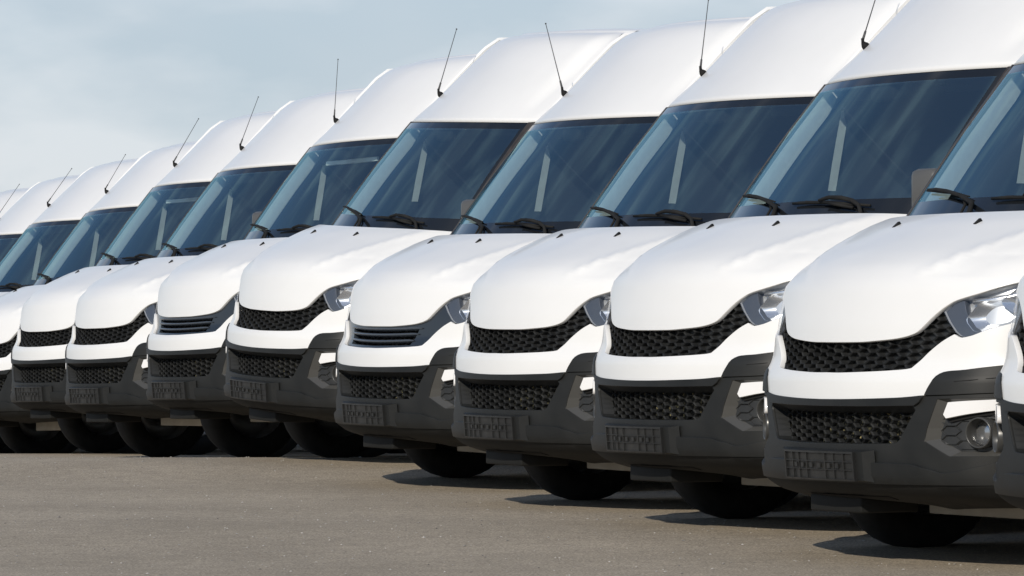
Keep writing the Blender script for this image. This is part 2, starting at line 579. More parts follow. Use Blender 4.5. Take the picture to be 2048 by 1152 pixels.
# ------------------------------------------------------------------ honeycomb
def hexgrid(name, outline, F, mat, parent, w=.083, h=.032, bar=.0065, depth=.03, grow=.02, x0=0.0, z0=0.0, fill=0.0, avoid=None):
    """moulded honeycomb: each cell is a ring of web with deep walls"""
    poly = np.array(outline)
    lo, hi = poly.min(0) - .03, poly.max(0) + .03
    cells = []
    dx = .75 * w
    ni = int((hi[0] - lo[0]) / dx) + 2
    nj = int((hi[1] - lo[1]) / h) + 2
    for i in range(int((lo[0] - x0) / dx) - 2, int((hi[0] - x0) / dx) + 3):
        cx = x0 + i * dx
        if not lo[0] <= cx <= hi[0]:
            continue
        for j in range(-nj, nj * 2):
            cz = z0 + lo[1] + j * h + (h / 2 if i % 2 else 0)
            if lo[1] <= cz <= hi[1]:
                cells.append((cx, cz))
    cells = np.array(cells)
    ok = np.zeros(len(cells), bool)
    for ang in [None] + list(range(8)):
        off = np.zeros(2) if ang is None else grow * np.array([math.cos(ang * math.pi / 4), math.sin(ang * math.pi / 4)])
        ok |= inside(poly, cells + off)
    if avoid:
        ok &= np.hypot(cells[:, 0] - avoid[0], cells[:, 1] - avoid[1]) > avoid[2]
    cells = cells[ok]
    hexo = np.array([(-w / 2, 0), (-w / 4, -h / 2), (w / 4, -h / 2), (w / 2, 0), (w / 4, h / 2), (-w / 4, h / 2)])
    sx, sz = 1 - bar * 1.15 / (w / 2), 1 - bar / h
    hexi = hexo * np.array([sx, sz])
    hexm = hexo * np.array([1 - .4 * (1 - sx), 1 - .4 * (1 - sz)])
    verts, faces = [], []
    for c in cells:
        A = F(c + hexo); Bm = F(c + hexm); I = F(c + hexi)
        A2 = A.copy(); A2[:, 1] += .003
        D = F(c + hexi * .97); D[:, 1] += depth
        k = len(verts)
        verts += list(A2) + list(Bm) + list(I + np.array([0, .004, 0])) + list(D)
        for r in range(3):
            for q in range(6):
                a, b = k + r * 6 + q, k + r * 6 + (q + 1) % 6
                faces.append((a, b, b + 6, a + 6))
        if fill:
            faces.append(tuple(k + 18 + q for q in range(6)))
    me = new_mesh(name, verts, faces, False)
    return obj(name, me, mat, parent)

def shrink(loop, d):
    L = np.array(loop); c = L.mean(0)
    t = np.roll(L, -1, 0) - np.roll(L, 1, 0)
    n = np.stack([t[:, 1], -t[:, 0]], 1)
    area = np.sum(L[:, 0] * np.roll(L[:, 1], -1) - np.roll(L[:, 0], -1) * L[:, 1])
    if area < 0:
        n = -n
    n /= np.linalg.norm(n, axis=1, keepdims=True) + 1e-9
    return [tuple(p) for p in L - n * d]

def wall_between(name, o2, i2, Fo, Fi, mat, parent):
    """ring of faces from outline o2 on Fo to outline i2 on Fi (same count)"""
    A, Bq = Fo(np.array(o2)), Fi(np.array(i2))
    n = len(A)
    verts = list(A) + list(Bq)
    mb = MB()
    mb.add(verts, [(i, (i + 1) % n, n + (i + 1) % n, n + i) for i in range(n)])
    return obj(name, mb.mesh(name), mat, parent)

# ------------------------------------------------------------------ the van
SIDE_Y1 = 6.35
def side_x(y, z):
    """half width of the body side at y, z (used behind the front contour)"""
    w = np.interp(z, [.2, .5, 1.1, 1.45, 2.0, 2.3, 2.45, 2.55, 2.62, 2.66, 2.70], [.985, 1.0, 1.0, .985, .945, .92, .90, .875, .84, .80, .74])
    wf = np.interp(z, [.2, 1.1, 1.178, 1.25, 1.32, 1.375, 1.41, 1.45, 1.7, 2.05, 2.3, 2.5, 2.6, 2.66, 2.70], [1.0, 1.0, .985, .965, .962, .955, .950, .945, .925, .895, .880, .85, .81, .76, .70])
    yf = front_y(wf, z)
    t = np.clip((y - yf) / (2.3 - yf), 0, 1)
    t = t * t * (3 - 2 * t)
    t = np.sqrt(np.clip(t, 0, 1))
    return wf + (w - wf) * np.clip(t, 0, 1), yf, wf

def front_y(x, z):
    z = np.asarray(z, float)
    return np.where(z < 1.41, S_low(x, np.minimum(z, 1.405)), S_up(x, z))

def make_van():
    van = bpy.data.objects.new('delivery_van', None)
    C.objects.link(van)
    # --- white panels of the nose
    hoodz = list(np.arange(.91, 1.15, .03)) + list(np.arange(1.15, 1.405, .014))
    panel('hood', HOOD, F_low(.004), M['paint'], van, gx=XG, gz=hoodz, depth=.022)
    panel('front_fascia', FASCIA, F_low(.006), M['paint'], van, gx=XG, gz=.026, depth=.022)
    for s in (1, -1):
        me = panel('arch_trim', [(s * p[0], p[1]) for p in WEDGE], F_low(.012), M['plastic'], van, gx=XG, gz=.03, depth=.03)
        mb = MB()
        P = np.array([(s * x, z) for x, z in ((.725, .741), (.78, .7465), (.837, .754), (.90, .764))])
        a = F_low(.0130)(P); b = F_low(.0130)(P + np.array([0, .003]))
        n = len(P)
        mb.add(list(a) + list(b), [(i, i + 1, n + i + 1, n + i) for i in range(n - 1)])
        obj('trim_seam', mb.mesh('trim_seam'), M['deep'], me)
    # --- black bumper, upper shell with the mouth and the lamp pockets cut out
    topline = crv([(0, .664), (.188, .666), (.415, .672), (.515, .677), (.597, .685), (.72, .690), (.86, .697), (1.0, .708)])
    lipline = both(topline + [(1.0, .690)] + crv([(.92, .684), (.86, .681)]) + [(.645, .676), (.585, .664), (.562, .648)] + crv([(.52, .643), (.3, .641), (0, .640)]))
    bump_low = 0.0
    BUMP = both([(0, .492), (0, .492)][:1] + [])
    upper = both(topline + [(1.0, .60)] + CREASE[::-1])
    pk = densify(POCKET, .03).tolist()
    pkl = [(-x, z) for x, z in pk]
    bump = panel('bumper', upper, F_low(.002), M['plastic'], van, holes=[LG, pk, pkl], gx=XG, gz=.025, depth=.04, hole_rim=.012)
    FACET = [(0, .343), (.4, .342), (.835, .346), (1.0, .352)]
    skirt = panel('bumper_skirt', both([(p[0], p[1] - .002) for p in CREASE] + FACET[::-1]), F_low(.017), M['plastic'], van, gx=XG, gz=.022, depth=.05)
    panel('bumper_shaded_facet', both([(x, z - .001) for x, z in FACET] + BBOT[::-1]), F_low(.010), M['shaded'], van, gx=XG, gz=.014, depth=.03)  # downward facet of the skirt, its shade painted by the darker material
    # lip that overhangs the mouth
    panel('bumper_lip', both(crv([(0, .668), (.188, .670), (.415, .676), (.515, .681), (.592, .688)]) + [(.575, .664)] + crv([(.552, .650), (.3, .645), (0, .643)])), F_low(.016), M['plastic'], bump, gx=XG, gz=.02, depth=.05)
    # mouth: sloping walls and honeycomb floor
    lg = densify(LG, .03)
    c = np.array([0, .565])
    lgi = c + (lg - c) * np.array([.90, .80]) - np.array([0, .012])
    wall_between('mouth_wall', lg, lgi, F_low(-.004), F_low(-.058), M['plastic'], bump)
    hexgrid('lower_grille', lgi, F_low(-.052), M['grille'], van, w=.074, h=.031, bar=.0052, depth=.022, grow=.028)
    mb = MB(); mb.box((-.56, .125, .46), (.56, .17, .68)); obj('radiator', mb.mesh('radiator'), M['radiator'], van)
    # lamp pockets
    for s in (1, -1):
        po = np.array(pk) * np.array([s, 1])
        cc = np.array([s * .79, .57])
        pi = cc + (po - cc) * np.array([.79, .82])
        wall_between('pocket_wall', po, pi, F_low(-.001), F_low(-.036), M['bracket'], bump)
        fl = panel('pocket_floor', [tuple(p) for p in (pi if s == 1 else pi[::-1])], F_low(-.034), M['grille'], bump, holes=[[(s * .805 + .056 * math.cos(q * math.pi / 9) * s, .547 + .056 * math.sin(q * math.pi / 9)) for q in range(18)]], gx=None, gz=.03, rim=False)
        hexgrid('pocket_relief', [tuple(p) for p in pi], F_low(-.028), M['grille'], bump, w=.088, h=.036, bar=.005, depth=.006, grow=-.004, x0=s * .02, avoid=(s * .805, .547, .066))
        # daytime light
        dr = panel('daytime_light', [(s * x, z) for x, z in ((.679, .616), (.697, .662), (.76, .667), (.90, .676), (.94, .668), (.94, .655), (.86, .636), (.76, .617), (.690, .602))], F_low(.004), M['drl'], van, gx=XG, gz=.02, depth=.03)
        bz = panel('light_bezel', [(s * x, z) for x, z in ((.655, .613), (.682, .676), (.95, .688), (.96, .645), (.86, .622), (.76, .603), (.685, .586))], F_low(-.022), M['deep'], dr, gx=XG, gz=.02, depth=.02)
        # fog lamp
        # fog lamp: a round well sunk along the local surface normal
        p0 = F_low(.004)(np.array([(s * .805, .547)]))[0]
        nn = normals_of(F_low(0), np.array([(s * .805, .547)]))[0]
        Tm = Matrix.Translation(Vector(p0)) @ (Vector(nn) + Vector((0, -1.0, 0))).normalized().to_track_quat('Y', 'Z').to_matrix().to_4x4()
        mb = MB()
        mb.lathe([(-.060, .060), (.004, .060), (.009, .057), (.006, .053), (-.040, .050), (-.060, .048)], 'y', (0, 0, 0), 32)
        mb.v = [tuple(Tm @ Vector(q)) for q in mb.v]
        fg = obj('fog_lamp', mb.mesh('fog_lamp'), M['fogrim'], van)
        mb = MB(); mb.lathe([(-.044, .0005), (-.046, .025), (-.054, .0495)], 'y', (0, 0, 0), 24)
        mb.v = [tuple(Tm @ Vector(q)) for q in mb.v]
        obj('fog_lens', mb.mesh('fog_lens'), M['foglens'], fg)
        # headlight
        hb = ([(s * x, z) for x, z in ([(.600, 1.010), (.629, .973), (.667, .932)] + [(p[0], p[1] + .004) for p in HLB] + [(.955, 1.172)] + [(p[0], p[1] - .006) for p in LIP[::-1] if p[0] > .612])])
        hl = panel('headlight', hb, F_low(-.055), M['satin'], van, gx=XG, gz=.03, depth=.02, rim=False)
        wl = np.array(hb); wc = wl.mean(0)
        wall_between('lamp_housing', wl, wc + (wl - wc) * .97, F_low(-.006), F_low(-.056), M['satin'], hl)
        panel('lamp_bezel', [(s * x, z) for x, z in ((.602, 1.009), (.629, .973), (.667, .933), (.690, .916), (.708, .913), (.765, .931), (.735, .95), (.706, .985), (.688, 1.012), (.673, 1.052), (.64, 1.044))], F_low(-.014), M['bezel'], hl, gx=None, gz=.02, depth=.04)
        for (cx, cz, rx, rz, dp) in ((.785, .996, .082, .062, .065), (.885, 1.062, .075, .058, .07)):
            vs, fs = [], []
            n1_, n2_ = 28, 8
            for i in range(n2_ + 1):
                t = i / n2_
                for k in range(n1_):
                    a = 2 * math.pi * k / n1_
                    rr = (1 - t * .93)
                    wob = 1 + .05 * math.cos(6 * a) * (1 - t)
                    px, pz = cx + rx * rr * math.cos(a) * wob, cz + rz * rr * math.sin(a) * wob + .2 * rx * rr * math.cos(a)
                    py = float(S_low(np.array([px]), np.array([pz]))[0]) + .012 + dp * (1 - rr * rr)
                    vs.append((s * px, py, pz))
            for i in range(n2_):
                for k in range(n1_):
                    a, b = i * n1_ + k, i * n1_ + (k + 1) % n1_
                    fs.append((a, b, b + n1_, a + n1_))
            fs.append(tuple(n2_ * n1_ + k for k in range(n1_)))
            mb = MB(); mb.add(vs, fs, True)
            obj('reflector', mb.mesh('reflector'), M['chrome'], hl)
        # bright divider bar between the bowls
        mb = MB()
        P = np.array([(s * x, z) for x, z in ((.70, 1.048), (.76, 1.052), (.82, 1.066), (.88, 1.095), (.93, 1.13))])
        mb.tube(list(F_low(-.03)(P)), .012, 8)
        obj('lamp_divider', mb.mesh('lamp_divider'), M['chrome'], hl)
        panel('lamp_lens', hb, F_low(-.001), M['lens'], hl, gx=XG, gz=.03, depth=.01, rim=False)
    # --- number plate tray: raised pad with chamfered sides
    vs, fs = [], []
    ring0 = [(-.345, .352), (.345, .352), (.345, .474), (-.345, .474)]
    ring1 = [(-.300, .358), (.300, .358), (.300, .468), (-.300, .468)]
    a = F_low(.012)(np.array(ring0)); b = np.array([(x, -.030 + .012 * (z < .4) * 0 + .08 * x * x, z) for x, z in ring1])
    mb = MB(); 
    nseg = 10
    top_o, top_i, bot_o, bot_i = [], [], [], []
    for i in range(nseg + 1):
        t = i / nseg
        xo, xi = -.345 + .69 * t, -.300 + .60 * t
        for arr, x, z, off in ((bot_o, xo, .346, .012), (bot_i, xi, .354, .034), (top_i, xi, .466, .034), (top_o, xo, .474, .012)):
            arr.append(tuple(F_low(off)(np.array([(x, z)]))[0]))
    n = nseg + 1
    allv = bot_o + bot_i + top_i + top_o
    fs = []
    for r in range(3):
        for i in range(nseg):
            a_ = r * n + i
            fs.append((a_, a_ + 1, a_ + 1 + n, a_ + n))
    fs += [(0, n, 2 * n, 3 * n), (n - 1, 4 * n - 1, 3 * n - 1, 2 * n - 1)]
    mb.add(allv, fs)
    pad = obj('plate_mount', mb.mesh('plate_mount'), M['plastic'], van)
    mb = MB()
    def fb(x0, x1, z0, z1, o0, o1, k=5):
        xs = np.linspace(x0, x1, k)
        v = []
        for x in xs:
            for (o, z) in ((o0, z0), (o1, z0), (o1, z1), (o0, z1)):
                v.append(tuple(F_low(o)(np.array([(x, z)]))[0]))
        f = []
        for i in range(k - 1):
            for q in range(4):
                a_, b_ = i * 4 + q, i * 4 + (q + 1) % 4
                f.append((a_, b_, b_ + 4, a_ + 4))
        f += [(0, 1, 2, 3), tuple((k - 1) * 4 + q for q in (3, 2, 1, 0))]
        mb.add(v, f)
    fb(-.262, .262, .350, .4655, .034, .040)
    fb(-.262, .262, .458, .4655, .040, .048); fb(-.262, .262, .350, .357, .040, .048)
    fb(-.262, -.254, .357, .458, .040, .048, 2); fb(.254, .262, .357, .458, .040, .048, 2)
    fb(-.25, .25, .392, .395, .040, .0445)
    fb(-.25, .25, .424, .427, .040, .0445)
    for x in (-.19, -.135, -.07, .07, .13, .195):
        fb(x - .0025, x + .0025, .357, .458, .040, .0445, 2)
    for x in (-.155, -.10, -.03, .03, .10, .155):
        fb(x - .010, x + .010, .400, .418, .040, .046, 2)
    obj('plate_holder', mb.mesh('plate_holder'), M['plate'], van)
    # air slot and lower air dam
    mb = MB()
    fbm = mb
    fb(-.30, .30, .276, .288, .012, .019)
    obj('air_slot', mb.mesh('air_slot'), M['deep'], skirt)
    mb = MB(); mb.box((-.33, .13, .216), (.06, .40, .285), bev=.008)
    obj('air_dam', mb.mesh('air_dam'), M['shaded'], van)
    # --- upper grille: dark back tray and one moulded honeycomb
    back = both([(0, .87)] + [(.30, .885), (.47, .905), (.55, .955), (.62, 1.02), (.70, .98), (.68, .92), (.60, .87), (.52, .79)] + [(.3, .77), (0, .76)])
    UG = both(LIP[:[i for i, p in enumerate(LIP) if p[0] > .60][0]] + [(.612, 1.02), (.63, .98), (.672, .93)] + GB[::-1])
    tray = panel('grille_tray', both([(0, .93), (.40, .95), (.52, 1.0), (.66, 1.05), (.72, .90), (.54, .76), (0, .745)]), F_low(-.085), M['deep'], van, gx=XG, gz=.03, rim=False)
    TOP['ug'] = UG
    # --- bulk behind the panels so that no light leaks through the joints
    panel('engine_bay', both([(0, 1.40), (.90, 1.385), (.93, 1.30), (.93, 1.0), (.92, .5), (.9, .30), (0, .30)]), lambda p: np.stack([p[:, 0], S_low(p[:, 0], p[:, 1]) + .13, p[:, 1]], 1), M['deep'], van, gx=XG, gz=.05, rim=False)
    # --- washer nozzles
    for s in (1, -1):
        x, z = s * .302, 1.362
        y = float(S_low(np.array([x]), np.array([z]))[0]) - .002
        mb = MB()
        mb.add([(x - .011, y - .016, z - .006), (x + .011, y - .016, z - .006), (x + .008, y + .012, z + .018), (x - .008, y + .012, z + .018), (x - .013, y + .022, z - .002), (x + .013, y + .022, z - .002)],
               [(0, 1, 2, 3), (3, 2, 5, 4), (0, 3, 4), (1, 5, 2), (0, 4, 5, 1)], True)
        obj('washer_nozzle', mb.mesh('washer_nozzle'), M['rubber'], van)
    # --- windscreen
    def xg(z):
        return np.interp(z, [1.38, 1.45, 2.055, 2.1], [.872, .862, .805, .80])
    zs = np.linspace(1.475, 2.020, 12)
    gl = both([(0, 2.020)] + [(float(xg(2.02)) * t - .028, 2.020) for t in (.4, .7, .9, 1.0)] + [(float(xg(z)) - .028, z) for z in zs[::-1][1:]] + [(float(xg(1.475)) * t - .028, 1.475) for t in (.9, .7, .4)] + [(0, 1.475)])
    ws = panel('windscreen', gl, F_up(.006), M['glass'], van, gx=XG, gz=.04, depth=.004, rim=False)
    outer = both([(0, 2.056)] + [(.4, 2.056), (.7, 2.056), (float(xg(2.056)), 2.056)] + [(float(xg(z)), z) for z in np.linspace(2.02, 1.40, 14)] + [(.6, 1.385), (.3, 1.38), (0, 1.38)])
    panel('windscreen_frit', outer, F_up(.0058), M['frit'], ws, holes=[gl], gx=XG, gz=.03, depth=.012)
    for s in (1, -1):
        st = [(s * float(xg(z)), z) for z in np.linspace(1.385, 2.062, 14)] + [(s * (float(xg(z)) + .085), z) for z in np.linspace(2.070, 1.385, 14)]
        panel('pillar_seal', st, F_up(.010), M['seal'], van, gx=XG, gz=.03, depth=.02)
    # cowl between bonnet and glass
    panel('scuttle', both([(0, 1.43), (.5, 1.43), (.87, 1.43), (.90, 1.36), (0, 1.34)]), lambda p: np.stack([p[:, 0], S_up(p[:, 0], np.full(len(p), 1.38)) - .02 + (p[:, 1] - 1.43) * .9, 1.385 + (p[:, 1] - 1.43) * .25], 1), M['plastic'], van, gx=XG, gz=.03, rim=False)
    # --- roof: raised front cap
    zr = np.concatenate([np.linspace(2.060, 2.569, 18), np.array([2.59, 2.605, 2.62])])
    def grid(name, rows, mat, parent, extra=None):
        """rows: list of lists of points -> smooth sheet"""
        n, m = len(rows), len(rows[0])
        vs = [p for r in rows for p in r]
        fs = [(i * m + j, i * m + j + 1, (i + 1) * m + j + 1, (i + 1) * m + j) for i in range(n - 1) for j in range(m - 1)]
        mb = MB(); mb.add(vs, fs, True)
        return obj(name, mb.mesh(name), mat, parent)
    def roofrow(z, off=0.0):
        xe = float(np.interp(z, [2.05, 2.3, 2.5, 2.6, 2.66, 2.70], [.895, .880, .85, .81, .76, .70]))
        ts = np.concatenate([np.linspace(-1, -.75, 9), np.linspace(-.7, .7, 19), np.linspace(.75, 1, 9)])
        xs = ts * xe
        y = S_up(xs, np.full(len(xs), z)) - off
        a = np.abs(xs)
        # shoulder fold that runs up the cap on both sides
        y = y + .05 * np.clip((a - .62) / .1, 0, 1) ** 2 * np.clip((z - 2.10) / .25, 0, 1)
        return [(float(x), float(q), float(z)) for x, q in zip(xs, y)]
    rows = [roofrow(z) for z in zr]
    rows.insert(0, [(p[0], p[1] + .03, p[2] + .000) for p in roofrow(2.060)])
    # over the crown on to the flat roof
    last = rows[-1]
    for yy, zz in ((.06, .010), (.16, .022), (.40, .038), (.8, .050), (1.4, .058), (2.6, .060), (SIDE_Y1 - 2.2, .055)):
        r = []
        for (x, y, z) in last:
            a = abs(x)
            crown = .035 * (a / .8) ** 2 * min(1, yy / .8)
            wide = 1 + .10 * min(1, yy / 1.0)
            r.append((x * wide, y + yy - .6 * (y - 1.94) * min(1, yy / 1.5), z + zz - crown))
        rows.append(r)
    roof = grid('roof', rows, M['paint'], van)
    # raised edge of the roof panel: a slim second skin a few mm proud
    rows2 = []
    for yy, dz in ((.0, .0), (.02, .010), (.30, .012), (1.2, .012), (3.9, .012)):
        r = []
        for (x, y, z) in last:
            if abs(x) > .74:
                continue
            a = abs(x)
            yq = y + .07 + yy - .6 * (y - 1.94) * min(1, (yy + .07) / 1.5)
            zq = z + float(np.interp(yy + .07, [0, .06, .16, .40, .8, 1.4, 2.6, 4.2], [0, .010, .022, .038, .050, .058, .060, .055])) - .035 * (a / .8) ** 2 * min(1, (yy + .07) / .8)
            r.append((x, yq, zq + dz))
        rows2.append(r)
    grid('roof_panel', rows2, M['paint'], roof)
    # --- body sides (with door window opening and wheel arches)
    for s in (1, -1):
        def F_side(p, s=s):
            y, z = p[:, 0], p[:, 1]
            x, yf, wf = side_x(y, z)
            return np.stack([s * x, y, z], 1)
        zz = list(np.linspace(.30, 1.40, 22)) + list(np.linspace(1.44, 2.60, 22))
        def yf_at(z):
            x, yf, wf = side_x(np.array([1.0]), np.array([z])); return float(yf[0]) + .004
        fr = [(yf_at(z), z) for z in zz]
        # wheel arches bite into the lower edge
        def arch(cy, r, z0):
            t0 = math.asin((z0 - .36) / r)
            return [(cy + r * math.cos(t), .36 + r * math.sin(t)) for t in np.linspace(t0, math.pi - t0, 16)]
        fr = [(y, z) for y, z in fr if not (z < .70)]
        front_low = [(1.36, .32)] 
        a1 = [p for p in arch(.98, .43, .36) if True]
        a2 = arch(4.55, .43, .36)
        back_top = [(SIDE_Y1, 2.62), (SIDE_Y1, .42)]
        a1f = [p for p in a1 if p[0] > 0.80]
        loop = fr + [(2.4, 2.625)] + back_top + [(5.0, .38)] + a2 + [(4.1, .38), (1.45, .38)] + a1f + [(.80, .70)]
        win = [(1.60, 1.47), (2.30, 1.46), (2.33, 1.98), (1.95, 2.00), (1.80, 1.86), (1.45, 1.52)]
        bs = panel('body_side', loop, F_side, M['paint'], van, holes=[win], gx=list(np.arange(.7, 2.5, .1)) + list(np.arange(2.6, 6.3, .3)), gz=.07, flip=(-1 if s > 0 else 1), depth=.02, step=.05)
        def F_win(p, s=s):
            v = F_side(p); v[:, 0] -= s * .006; return v
        panel('door_window', win, F_win, M['sideglass'], bs, gx=None, gz=.1, flip=(-1 if s > 0 else 1), rim=False, step=.06)
        # shut lines of the cab door as thin dark seams
        mb = MB()
        for ln in ([(1.30, 1.40), (1.28, 1.0), (1.36, .80), (1.44, .62), (1.47, .45)], [(2.42, 2.03), (2.43, 1.4), (2.43, .8), (2.43, .45)]):
            P = densify(np.array(ln).tolist() + [ln[-1]], .08)
            P = np.array([p for p in P])
            v = F_side(P); v[:, 0] += s * .0012
            v2 = F_side(P + np.array([.007, 0])); v2[:, 0] += s * .0012
            n = len(P)
            mb.add(list(v) + list(v2), [(i, i + 1, n + i + 1, n + i) for i in range(n - 1)])
        obj('door_seam', mb.mesh('door_seam'), M['deep'], bs)
        mb = MB(); hx = float(side_x(np.array([2.25]), np.array([1.15]))[0][0])
        mb.box((min(s * (hx - .005), s * (hx + .028)), 2.17, 1.12), (max(s * (hx - .005), s * (hx + .028)), 2.36, 1.16), bev=.008)
        obj('door_handle', mb.mesh('door_handle'), M['plastic'], bs)
        mb = MB()
        v = [tuple(F_side(np.array([(y, z)]))[0] + np.array([s * o, 0, 0])) for y, z, o in [(y, z, o) for y in np.linspace(1.55, 4.0, 9) for z, o in ((.62, .001), (.63, .022), (.74, .022), (.75, .001))]]
        mb.add(v, [(i * 4 + k, i * 4 + k + 1, (i + 1) * 4 + k + 1, (i + 1) * 4 + k) for i in range(8) for k in range(3)])
        obj('rub_strip', mb.mesh('rub_strip'), M['plastic'], bs)
    # white A-pillars between glass and side
    for s in (1, -1):
        st = [(s * (float(xg(z)) + .082), z) for z in np.linspace(1.375, 2.075, 15)] + [(s * float(np.interp(z, [1.375, 1.41, 1.45, 1.7, 2.05, 2.10], [.955, .950, .945, .925, .895, .892])), z) for z in np.linspace(2.075, 1.375, 15)]
        panel('front_pillar', st, F_up(.002), M['paint'], van, gx=XG, gz=.03, depth=.03)
    # rear wall, floor, arches
    mb = MB()
    mb.box((-.97, SIDE_Y1 - .02, .42), (.97, SIDE_Y1, 2.66))
    obj('rear_doors', mb.mesh('rear_doors'), M['paint'], van)
    mb = MB()
    mb.box((-.96, .75, .50), (.96, SIDE_Y1 - .03, .56))
    mb.box((-.40, 1.2, .30), (-.32, 6.1, .50)); mb.box((.32, 1.2, .30), (.40, 6.1, .50))
    mb.box((-.30, .9, .24), (.30, 1.7, .50)); mb.tube([(-.75, .98, .33), (.75, .98, .33)], .05); mb.tube([(-.75, 4.55, .36), (.75, 4.55, .36)], .07)
    mb.lathe([(-.17, .001), (-.16, .12), (0, .17), (.16, .12), (.17, .001)], 'x', (0, 4.55, .36), 16)
    obj('chassis', mb.mesh('chassis'), M['under'], van)
    mb = MB()
    mb.box((-.66, 1.50, .20), (.66, 4.05, .34), bev=.03)
    mb.box((-.45, .95, .19), (.45, 1.48, .34), bev=.03)
    obj('under_blocker', mb.mesh('under_blocker'), M['shaded'], van)  # dark boxes added under the van to block light and blacken the ground
    mb = MB()
    mb.box((-.50, .80, .182), (.98, .86, .275), bev=.006)
    obj('crossmember', mb.mesh('crossmember'), M['beam'], van)
    # --- wheels
    tyre = MB()
    tyre.lathe([(-.085, .215), (-.105, .245), (-.112, .29), (-.100, .335), (-.080, .352), (-.03, .357), (.03, .357), (.080, .352), (.100, .335), (.112, .29), (.105, .245), (.085, .215)], 'x', (0, 0, 0), 36)
    tme = tyre.mesh('tyre')
    rm = MB()
    rm.lathe([(-.09, .215), (.085, .215), (.09, .20), (.03, .185), (.02, .10), (.05, .085), (.055, .02), (.055, .001)], 'x', (0, 0, 0), 28)
    for k in range(6):
        t = k * math.pi / 3
        rm.lathe([(.02, .012), (.035, .012), (.036, .001)], 'x', (0, .14 * math.cos(t), .14 * math.sin(t)), 8)
    rme = rm.mesh('rim'); rmem = mirror_mesh(rme, 'rim_mirrored')
    wh = MB(); wh.lathe([(-.11, .05), (.02, .05), (.02, .001)], 'x', (0, 0, 0), 16)
    wme = wh.mesh('wheel_hub')
    for s in (1, -1):
        for y in (.97, 4.55):
            w = obj('wheel', wme, M['under'], van); w.location = (s * .86, y, .352)
            t = obj('tyre', tme, M['rubber'], w)
            r = obj('rim', rme if s > 0 else rmem, M['rim'], w)
    for s in (1, -1):
        for y in (.98, 4.55):
            mb = MB()
            vs, fs = [], []
            for i, t in enumerate(np.linspace(-.25, math.pi + .25, 18)):
                for x in (.55, .985):
                    vs.append((s * x, y + .425 * math.cos(t), .36 + .425 * math.sin(t)))
            fs = [(2 * i, 2 * i + 1, 2 * i + 3, 2 * i + 2) for i in range(17)]
            mb.add(vs, fs, True)
            obj('arch_liner', mb.mesh('arch_liner'), M['under'], van)
    # --- wipers lying on the lower edge of the glass
    def onglass(pts, off):
        P = np.array(pts, float)
        return [tuple(v) for v in F_up(off)(P)]
    mb = MB()
    mb.tube(onglass([(-.71, 1.520), (-.60, 1.516), (-.45, 1.507), (-.32, 1.499), (-.16, 1.480)], .024), [.004, .0065, .007, .0065, .004], 6)
    mb.tube(onglass([(-.62, 1.522), (-.50, 1.520), (-.36, 1.508), (-.20, 1.486), (-.06, 1.452), (-.035, 1.415), (-.03, 1.39)], .050), [.004, .007, .009, .010, .011, .011, .009], 6)
    mb.tube(onglass([(-.20, 1.480), (-.14, 1.445), (-.13, 1.40)], .03), .006, 6)
    obj('wiper', mb.mesh('wiper'), M['rubber'], van)
    mb = MB()
    mb.tube(onglass([(.035, 1.466), (.15, 1.468), (.30, 1.464), (.44, 1.454), (.60, 1.444)], .026), [.006, .0085, .0085, .0085, .006], 6)
    mb.tube(onglass([(.27, 1.474), (.33, 1.486), (.42, 1.482), (.50, 1.468), (.56, 1.445), (.60, 1.412), (.61, 1.385)], .052), [.006, .010, .011, .011, .010, .010, .009], 6)
    mb.tube(onglass([(.30, 1.466), (.40, 1.452), (.52, 1.436)], .04), .008, 6)
    obj('wiper', mb.mesh('wiper'), M['rubber'], van)
    # --- cab inside
    mb = MB()
    rows = [(y, z) for y, z in ((.80, 1.37), (.95, 1.40), (1.10, 1.395), (1.20, 1.36), (1.24, 1.20), (1.22, .60))]
    vs, fs = [], []
    for y, z in rows:
        for x in np.linspace(-.86, .86, 9):
            hump = .05 * math.exp(-((x + .42) / .22) ** 2) if 1.0 < y < 1.21 and z > 1.3 else 0
            vs.append((x, y + .22 * x * x * (1 if y < 1.05 else .3), z + hump))
    for i in range(len(rows) - 1):
        for k in range(8):
            fs.append((i * 9 + k, i * 9 + k + 1, (i + 1) * 9 + k + 1, (i + 1) * 9 + k))
    mb.add(vs, fs, True)
    obj('dashboard', mb.mesh('dashboard'), M['dash'], van)
    mb = MB()
    ring = []
    cy, cz = 1.34, 1.30
    for k in range(25):
        t = 2 * math.pi * k / 24
        ring.append((-.42 + .20 * math.cos(t), cy - .12 * math.sin(t) * 1.0, cz + .16 * math.sin(t)))
    mb.tube(ring, .014, 6, cap=False)
    mb.tube([(-.42, cy, cz), (-.42, 1.18, 1.22)], .03, 8)
    for t in (0.1, 3.04, 4.71):
        mb.tube([(-.42, cy, cz), (-.42 + .2 * math.cos(t), cy - .12 * math.sin(t), cz + .16 * math.sin(t))], .014, 6)
    obj('steering_wheel', mb.mesh('steering_wheel'), M['dash'], van)
    for x, w in ((-.43, .24), (.10, .20), (.50, .20)):
        mb = MB()
        tilt = Matrix.Translation((x, 2.0, .95)) @ Matrix.Rotation(R(-12), 4, 'X')
        mb.box((x - w, 1.55, .80), (x + w, 2.05, .95), bev=.04)
        mb.box((-w, -.06, 0), (w, .07, .62), tilt, bev=.05)
        st = obj('seat', mb.mesh('seat'), M['seat'], van)
        mb = MB(); mb.box((-.13, -.05, .66), (.13, .05, .86), tilt, bev=.035)
        mb.tube([tilt @ Vector((-.06, 0, .6)), tilt @ Vector((-.06, 0, .7))], .008, 6); mb.tube([tilt @ Vector((.06, 0, .6)), tilt @ Vector((.06, 0, .7))], .008, 6)
        obj('headrest', mb.mesh('headrest'), M['seat'], st)
    mb = MB()
